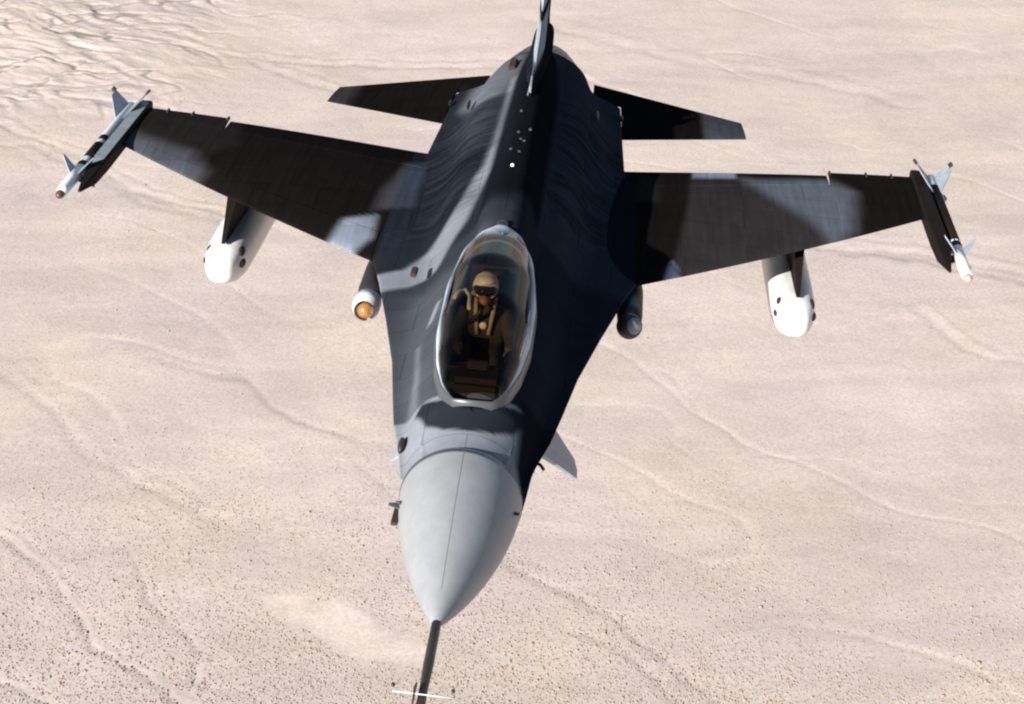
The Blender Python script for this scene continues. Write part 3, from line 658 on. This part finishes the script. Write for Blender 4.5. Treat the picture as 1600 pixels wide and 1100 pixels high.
def wing(side):
    wg = panel('wing', side, 1.0, 4.62, 0.16, 0.80, 130, 34)
    panel('leading_edge_flap', side, 1.36, 4.6, 0.0, 0.157, 110, 16, wg, rot=R_(1.0))
    panel('wing_root_leading_edge', side, 1.0, 1.355, -0.0, 0.158, 12, 10, wg)
    panel('flaperon', side, 1.18, 3.58, 0.803, 1.0, 90, 10, wg, rot=R_(-1.5))
    panel('wing_trailing_edge', side, 3.60, 4.62, 0.801, 1.0, 40, 10, wg, ext=0.07)
    panel('wing_root_trailing_edge', side, 1.0, 1.175, 0.801, 1.0, 6, 8, wg)
    for x in (3.62, 4.05, 4.35):
        p = wing_pt(x, 1, side, True)
        own(box('static_discharger' if x > 3.7 else 'flaperon_actuator_fairing', p + Vector((-.012, -.02, -.02)), p + Vector((.012, .11, .02)), M_dark, None, 0.004), wg)
    # launcher rail
    xr = side * 4.67; top = lambda s: z_tip(s) + 0.075
    pr_ = [(7.86, .012, .0), (8.3, .07, .05), (8.75, .085, .075), (10.6, .085, .075), (10.95, .06, .03)]
    vs = []
    for s, hw, h in pr_:
        z = z_tip(s)
        vs += [A(s, xr - hw, z - .085 if h > 0.01 else z - .03), A(s, xr + hw, z - .085 if h > 0.01 else z - .03), A(s, xr + hw, z + h - .03), A(s, xr + hw * .8, z + h), A(s, xr - hw * .8, z + h), A(s, xr - hw, z + h - .03)]
    fs = gridf(5, 6, True) + [tuple(range(6)), tuple(range(24, 30))]
    rail = own(mesh('launcher_rail', vs, fs, M_rail, None, False), wg)
    a, b = 8.75, 10.72
    own(mesh('launcher_top_plate', [A(a - .22, xr - .045, z_tip(a - .22) + .062), A(a - .1, xr + .06, z_tip(a) + .074), A(b, xr + .066, z_tip(b) + .079), A(b + .1, xr - .03, z_tip(b) + .083), A(b - .1, xr - .062, z_tip(b) + .079), A(a, xr - .066, z_tip(a) + .079)], [(0, 1, 2, 3, 4, 5)], M_grey if side < 0 else M_rail, None, False), wg)  # same plate: grey stands for the sunlit side, black for the shaded
    # stores pylon
    xp = side * 3.14
    poly = [A(8.05, xp, -0.46), A(8.25, xp, -0.28), A(8.5, xp, -0.10), A(8.6, xp, 0.03), A(10.3, xp, 0.06), A(10.6, xp, -0.25), A(10.3, xp, -0.52)]
    own(plate('stores_pylon', poly, (1, 0, 0), 0.13, M_rail, None, tip=[.3, .5, .8, 1, 1, .3, .8]), wg)
    return wg
wing_r = wing(-1); wing_l = wing(1)

# ------------------------------------------------------------------ tail
def tail(side):
    n, m_ = 60, 24; vs = []
    for x in np.linspace(0.72, 2.79, n):
        le_ = 12.0 + (x - 1.12) * 0.685 if x > 1.12 else 13.56
        te_ = 14.38 - 0.03 * (x - .72)
        if x <= 1.12: le_ = max(13.56, 13.56)
        zl = -0.05 - (x - 1.1) * 0.103; zt_ = -0.05 - (x - 1.1) * 0.165 - 0.01
        if x <= 1.12: zl = zl + (zt_ - zl) * 0.65
        for u in (1, -1):
            for j in (range(m_) if u > 0 else range(m_ - 1, -1, -1)):
                c = 0.5 - 0.5 * math.cos(math.pi * j / (m_ - 1)); s = le_ + c * (te_ - le_)
                th = (0.05 - 0.018 * (x / 2.8)) * 4 * c ** 0.6 * (1 - c) * u * 0.85
                vs.append(A(s, side * x, zl + (zt_ - zl) * c + th * 0.5))
    mm = 2 * m_; fs = gridf(n, mm, True); fs.append(tuple(range(mm))); fs.append(tuple(range((n - 1) * mm, n * mm)))
    o = own(mesh('horizontal_tail', vs, fs, M_wing)); paint(o, 'tail'); o.modifiers.new('e', 'EDGE_SPLIT').split_angle = R_(45)
    own(blob('pivot_cap', A(12.75, side * 1.12, 0.02), (.02, .12, .03), M_black, None, 14, 10), o)
    return o
tail(-1); tail(1)

def fin():
    # outline as rows: z, leading station, trailing station, thickness
    rows = [(0.55, 9.7, 14.3, .16), (0.85, 9.75, 14.32, .15), (0.98, 9.9, 14.3, .14), (1.12, 10.8, 13.95, .125), (1.3, 11.45, 13.97, .12), (1.8, 12.0, 14.05, .10), (2.4, 12.65, 14.15, .08), (3.05, 13.35, 14.28, .055), (3.1, 13.45, 14.25, .03)]
    rz = [r[0] for r in rows]; n = 70; m_ = 40; vs = []
    for z in np.linspace(0.55, 3.1, n):
        a = ip(z, rz, [r[1] for r in rows]); b = ip(z, rz, [r[2] for r in rows]); t = ip(z, rz, [r[3] for r in rows])
        for u in (1, -1):
            for j in (range(m_) if u > 0 else range(m_ - 1, -1, -1)):
                c = 0.5 - 0.5 * math.cos(math.pi * j / (m_ - 1)); vs.append(A(a + c * (b - a), u * t / 2 * min(1, 2.2 * c ** 0.6) * (1 - c ** 6 * .8) + 0.012, z))
    mm = 2 * m_; fs = gridf(n, mm, True); fs.append(tuple(range(mm))); fs.append(tuple(range((n - 1) * mm, n * mm)))
    o = own(mesh('vertical_tail', vs, fs, M_skin)); paint(o, 'fin')
    b = bump_ring('tail_fairing', [(10.4, .03, .98, .6), (11.0, .11, 1.03, .5), (11.8, .135, 1.05, .4), (13.4, .135, 1.0, .3), (14.1, .12, .88, .45), (14.2, .08, .80, .5)], M_skin, N=32, power=3, parent=o); paint(b, 0.012)
    own(plate('light_blade_antenna', [A(10.0, 0.0, 1.08), A(10.2, 0.0, 1.15), A(10.3, 0.0, 1.0), A(10.0, 0.0, 1.0)], (1, 0, 0), 0.02, M_grey, None), o)
    own(tube('tail_probe', [A(9.9, -.02, 1.0), A(10.9, -.0, 1.14)], 0.005, M_grey, None, 8), o)
fin()
# engine nozzle
noz = own(lathe('engine_nozzle', [(6.5, .60, .54), (6.7, .585, .53), (7.25, .46), (7.3, .44), (7.25, .40), (6.7, .50), (6.55, .50)], M_nozzle, None, c=(0, -0.03), N=36, cap=False))
own(lathe('turbine_face', [(6.56, .49), (6.57, .1), (6.50, .02)], M_black, None, c=(0, -0.03), N=24), noz)
# air intake under the nose
def intake():
    prof_o = [(4.62, .52, -.74, -1.16), (4.7, .54, -.72, -1.18), (5.2, .56, -.62, -1.22), (6.5, .60, -.5, -1.24), (8.5, .62, -.4, -1.16), (10.5, .60, -.4, -1.0), (12.5, .5, -.3, -.75)]
    prof_i = [(6.2, .40, -.72, -1.06), (4.75, .48, -.755, -1.12), (4.62, .52, -.74, -1.16)]
    N = 48; vs = []
    for s, hw, zt, zb in prof_i + prof_o[1:]:
        for k in range(N):
            t = 2 * math.pi * k / N; ct, st = math.cos(t), math.sin(t); d = (abs(ct) ** 3 + abs(st) ** 3) ** (1 / 3)
            vs.append(A(s, hw * ct / d, (zt + zb) / 2 + (zt - zb) / 2 * st / d))
    o = own(mesh('air_intake', vs, gridf(len(vs) // N, N, True), M_skin)); paint(o, 0.035)
    own(box('intake_splitter', A(4.5, -.3, -.72), A(6.5, .3, -.66), M_dark, None, 0.01), o)
intake()
# chin canards
for side in (-1, 1):
    poly = [A(4.75, side * .50, -1.0), A(5.75, side * .52, -1.02), A(5.40, side * .95, -1.42), A(5.22, side * .955, -1.44), ]
    poly = [A(4.85, side * .46, -1.02), A(5.75, side * .50, -1.02), A(5.72, side * .88, -1.52), A(5.60, side * .92, -1.58), A(5.42, side * .92, -1.58)]
    c_ = own(plate('chin_canard', poly, (side * .78, 0, .62), 0.05, M_finb, None, tip=[1, 1, .3, .2, .3]))
# sensor turrets at the wing roots
for side in (-1, 1):
    pod = own(lathe('sensor_housing', [(-1.35, .115), (-1.1, .13), (-0.5, .135), (0.3, .08), (0.9, .01)], M_dark, None, c=(side * 1.30, -0.19), N=24))
    if side < 0:
        own(blob('turret_ball', A(5.95, -1.30, -0.225), (.082, .082, .082), M_amber, None), pod)
        own(lathe('turret_collar', [(-1.62, .105), (-1.53, .135), (-1.36, .137), (-1.34, .10)], M_white, None, c=(-1.30, -0.205), N=24, cap=False), pod)
    else:
        own(blob('turret_ball', A(6.12, 1.30, -0.20), (.13, .14, .13), M_dark, None), pod)
        own(blob('turret_glint', A(6.06, 1.33, -0.175), (.085, .09, .09), M_grey, None), pod)  # grey blob set into the dark ball, standing for its lit glint
# small probes and vents
own(lathe('angle_of_attack_probe', [(-0.05, .02), (0.0, .02)], M_probe, None))if False else None
for side in (-1, 1):
    own(tube('angle_of_attack_probe', [A(1.62, side * .42, -.02), A(1.61, side * .475, -.02)], .014, M_probe, None, 8))
own(blob('forward_light', A(2.50, -0.545, 0.03), (.03, .11, .06), M_probe, None, 14, 10))
own(tube('side_probe', [A(2.6, .52, -.05), A(2.58, .59, -.06), A(2.5, .62, -.06)], .014, M_probe, None, 8))
own(box('side_blade_antenna', A(1.75, -.525, -.30), A(2.0, -.47, -.27), M_probe, None, .004))
own(plate('upper_blade_antenna', [A(1.72, -.45, -.08), A(1.70, -.54, -.08), A(1.67, -.54, -.08), A(1.62, -.45, -.08)], (0, 0, 1), .012, M_lip, None))
own(box('aft_vent', A(12.75, -.40, .50), A(13.25, -.30, .575), M_hole, None, 0.02))
for sd_ in (-1, 1):
    own(blob('actuator_fairing', A(11.55, sd_ * .80, .36), (.022, .22, .03), M_black, None, 12, 8))
own(blob('beacon_light', A(7.25, -.02, .985), (.022, .03, .02), M_white, None, 10, 8))
for (s_, x_) in ((7.75, .02), (7.82, -.07), (8.15, .05), (8.21, .01), (8.46, -.03), (8.6, .09), (9.3, -.05)):
    own(box('spine_fastener_cover', A(s_, x_ - .02, .965), A(s_ + .04, x_ + .01, .984), M_lip, None, 0.004))
own(tube('curved_pale_tube', [A(3.92, -.295, .80), A(4.09, -.275, .80), A(4.13, -.215, .80), A(3.98, -.165, .80), A(3.70, -.15, .80)], .016, M_white, None, 8))  # pale curved tube beside the pilot
own(box('gun_vent', A(5.75, -.86, .24), A(5.95, -.80, .285), M_hole, None, 0.01))
for (s0, x0, s1, x1) in ((4.1, -.60, 4.6, -.62), (3.0, -.56, 3.35, -.60)):
    pass

# ================================================================== MISSILES
def missile(side, label):
    p = Vector((side * 4.83, 9.22 - 7.5, z_tip(9.0) + 0.0))
    r = empty('missile', p, label, 'missile', Matrix.Rotation(R_(2.0), 4, 'X'), 'slim missiles on the wing tip rails')
    lathe('body', [(-1.12, .063), (-0.7, .0635), (1.55, .0635), (1.57, .05)], M_mwhite, r, N=20)
    lathe('forward_section', [(-1.52, .05), (-1.4, .062), (-1.12, .064), (-0.72, .064)], mat('white_nose_section', (.8, .8, .8), .4), r, N=20)
    lathe('seeker_dome', [(-1.60, .012), (-1.585, .03), (-1.55, .045), (-1.52, .0495)], M_rust if side < 0 else M_pale_seeker, r, N=16)
    for a, b in ((-0.72, -0.60), (-0.45, 0.05), (0.15, 0.30)):
        lathe('dark_band', [(a, .066), (b, .066)], M_rail, r, N=20)
    if side > 0: lathe('dark_motor_casing', [(-0.55, .0665), (1.2, .0665)], M_rail, r, N=20)
    for k in range(4):
        t = math.pi / 4 + k * math.pi / 2; d = Vector((math.cos(t), 0, math.sin(t))); n_ = Vector((-math.sin(t), 0, math.cos(t)))
        plate('tail_fin', [d * .06 + Vector((0, .95, 0)), d * .27 + Vector((0, 1.35, 0)), d * .27 + Vector((0, 1.56, 0)), d * .06 + Vector((0, 1.56, 0))], n_, .012, M_finb, r)
        plate('steering_fin', [d * .055 + Vector((0, -1.0, 0)), d * .24 + Vector((0, -.80, 0)), d * .24 + Vector((0, -.76, 0)), d * .055 + Vector((0, -.78, 0))], n_, .009, M_finb, r)
        plate('roller_tab', [d * .27 + Vector((0, 1.5, 0)), d * .32 + Vector((0, 1.5, 0)), d * .32 + Vector((0, 1.58, 0)), d * .27 + Vector((0, 1.58, 0))], n_, .03, M_dark, r)
missile(-1, 'sunlit white missile with dark bands at the left-hand wing tip in the picture')
missile(1, 'mostly dark missile with white nose at the right-hand wing tip in the picture')

# ================================================================== UNDERWING PODS
def pod(side, label):
    p = A(9.5, side * 3.13, -0.70)
    r = empty('stores_pod', p, label, 'pod', None, 'white pods hung under the wings')
    pr_ = [(y, a * .89, b * .89) for y, a, b in [(-1.72, .05, .05), (-1.70, .12, .12), (-1.62, .17, .175), (-1.44, .235, .235), (-1.2, .268, .262), (-0.7, .275, .27), (1.2, .275, .27), (1.9, .22, .2), (2.2, .1, .1)]]
    lathe('body', pr_, M_white, r, N=40, power=2.7)
    spots = [(-1.34, -.165, .128, .052), (-1.34, .168, .128, .060), (-1.42, -.200, .03, .038), (-1.42, .198, .03, .050)]
    for y, x, z, q in spots:
        blob('tube_mouth', (x, y, z), (q * .75, q * 2.0, q * .95), M_hole, r, 16, 10)
        lathe('tube_rim', [(y - q * 1.5, q * .62), (y - q * 2.2, q * .62)], M_hole, r, c=(x, z), N=14) if False else None
    plate('rear_fin', [Vector((.2, 1.5, .1)), Vector((.45, 1.9, .35)), Vector((.45, 2.1, .35)), Vector((.2, 2.0, .1))], (-.7, 0, .7), .02, M_white, r)
    plate('rear_fin', [Vector((-.2, 1.5, .1)), Vector((-.45, 1.9, .35)), Vector((-.45, 2.1, .35)), Vector((-.2, 2.0, .1))], (.7, 0, .7), .02, M_white, r)
pod(-1, 'white blunt-nosed pod under the wing nearer the amber sensor ball')
pod(1, 'white blunt-nosed pod under the wing with the pale grey camouflage wedge')

# ================================================================== PILOT
def pilot():
    base = A(4.05, -0.03, 0.24)
    r = empty('person', base, 'pilot in pale helmet with dark visor seated under the canopy', 'person')
    J = {'pel': (0, .0, .10), 'chest': (0, .14, .33), 'neck': (0, .12, .46), 'headb': (0, .09, .54)}
    V = [(0, .02, .06), (0, .10, .22), (0, .13, .36), (0, .12, .45), (0, .09, .53),                  # 0-4 spine
         (-.17, .11, .37), (-.23, -.10, .22), (-.20, -.34, .20),                                     # 5-7 right arm
         (.17, .11, .37), (.24, -.08, .20), (.26, -.32, .18),                                        # 8-10 left arm
         (-.10, -.02, .03), (-.13, -.42, .06), (-.13, -.80, -.06), (.10, -.02, .03), (.13, -.42, .06), (.13, -.80, -.06)]
    E = [(0, 1), (1, 2), (2, 3), (3, 4), (2, 5), (5, 6), (6, 7), (2, 8), (8, 9), (9, 10), (0, 11), (11, 12), (12, 13), (0, 14), (14, 15), (15, 16)]
    RR = [.14, .15, .15, .065, .06, .075, .055, .038, .075, .055, .038, .10, .075, .055, .10, .075, .055]
    me = bpy.data.meshes.new('flight_suit_body'); me.from_pydata(V, E, []); o = link_mesh('flight_suit_body', me, M_suit, r, False)
    o.modifiers.new('skin', 'SKIN')
    for i, sv in enumerate(me.skin_vertices[0].data): sv.radius = (RR[i] * (1.15 if i in (1, 2) else 1), RR[i]); sv.use_root = (i == 0)
    sb = o.modifiers.new('sub', 'SUBSURF'); sb.levels = 2; sb.render_levels = 2
    for sx in (-1, 1):
        hx_, hy_, hz = (-.20, -.34, .20) if sx < 0 else (.26, -.32, .18)
        hv = [(hx_, hy_ + .02, hz), (hx_, hy_ - .05, hz)]; he = [(0, 1)]; hr = [.034, .036]
        for k in range(4):
            b = len(hv); ox = (k - 1.5) * .02; L_ = (.055, .065, .06, .045)[k]
            hv += [(hx_ + ox, hy_ - .085, hz + .005), (hx_ + ox, hy_ - .085 - L_ * .6, hz - .012), (hx_ + ox, hy_ - .08 - L_ * .7, hz - .045)]; he += [(1, b), (b, b + 1), (b + 1, b + 2)]; hr += [.010, .0095, .008]
        b = len(hv); hv += [(hx_ - sx * .04, hy_ - .04, hz), (hx_ - sx * .05, hy_ - .075, hz - .02)]; he += [(0, b), (b, b + 1)]; hr += [.012, .010]
        hm = bpy.data.meshes.new('gloved_hand'); hm.from_pydata(hv, he, []); ho = link_mesh('gloved_hand', hm, M_glove, r, False); ho.modifiers.new('skin', 'SKIN')
        for i, sv in enumerate(hm.skin_vertices[0].data): sv.radius = (hr[i], hr[i]); sv.use_root = (i == 0)
        q = ho.modifiers.new('sub', 'SUBSURF'); q.levels = 1; q.render_levels = 2
    hc = Vector((-0.01, .05, .60))
    blob('head', hc + Vector((0, -.01, -.03)), (.078, .10, .115), M_skinp, r)
    hel = blob('helmet', hc + Vector((0, .02, .015)), (.115, .14, .127), M_helmet, r, 28, 20)
    # open the face of the helmet
    bm = bmesh.new(); bm.from_mesh(hel.data)
    kill = [f for f in bm.faces if f.calc_center_median().y < hc.y - .065 and f.calc_center_median().z < hc.z + .055]
    bmesh.ops.delete(bm, geom=kill, context='FACES'); bm.to_mesh(hel.data); bm.free()
    so_ = hel.modifiers.new('t', 'SOLIDIFY'); so_.thickness = .012
    vi = blob('visor', hc + Vector((0, -.015, .012)), (.108, .128, .075), M_visor, hel, 28, 16)
    blob('visor_cover', hc + Vector((0, -.03, .085)), (.085, .09, .05), M_helmet, hel, 20, 12)
    mk = blob('oxygen_mask', hc + Vector((0, -.115, -.075)), (.045, .055, .055), M_skinp, r, 16, 12)
    tube('mask_hose', [hc + Vector(p) for p in ((0, -.16, -.10), (-.03, -.19, -.16), (-.08, -.16, -.24), (-.14, -.08, -.30))], .020, M_dark, r, 10)
    blob('mask_strap', hc + Vector((-.10, -.04, -.05)), (.03, .05, .03), M_harness, r, 12, 8)
    for sx in (-1, 1):
        tube('shoulder_strap', [Vector((sx * .07, .26, .40)), Vector((sx * .085, .10, .50)), Vector((sx * .075, -.05, .42)), Vector((sx * .05, -.08, .22))], .018, M_harness, r, 8)
    blob('chest_buckle', (0, -.10, .31), (.035, .02, .035), M_helmet, r, 12, 8)
    tube('kneeboard_edge', [Vector((-.22, -.5, .10)), Vector((.02, -.52, .13))], .012, M_harness, r, 8)
pilot()
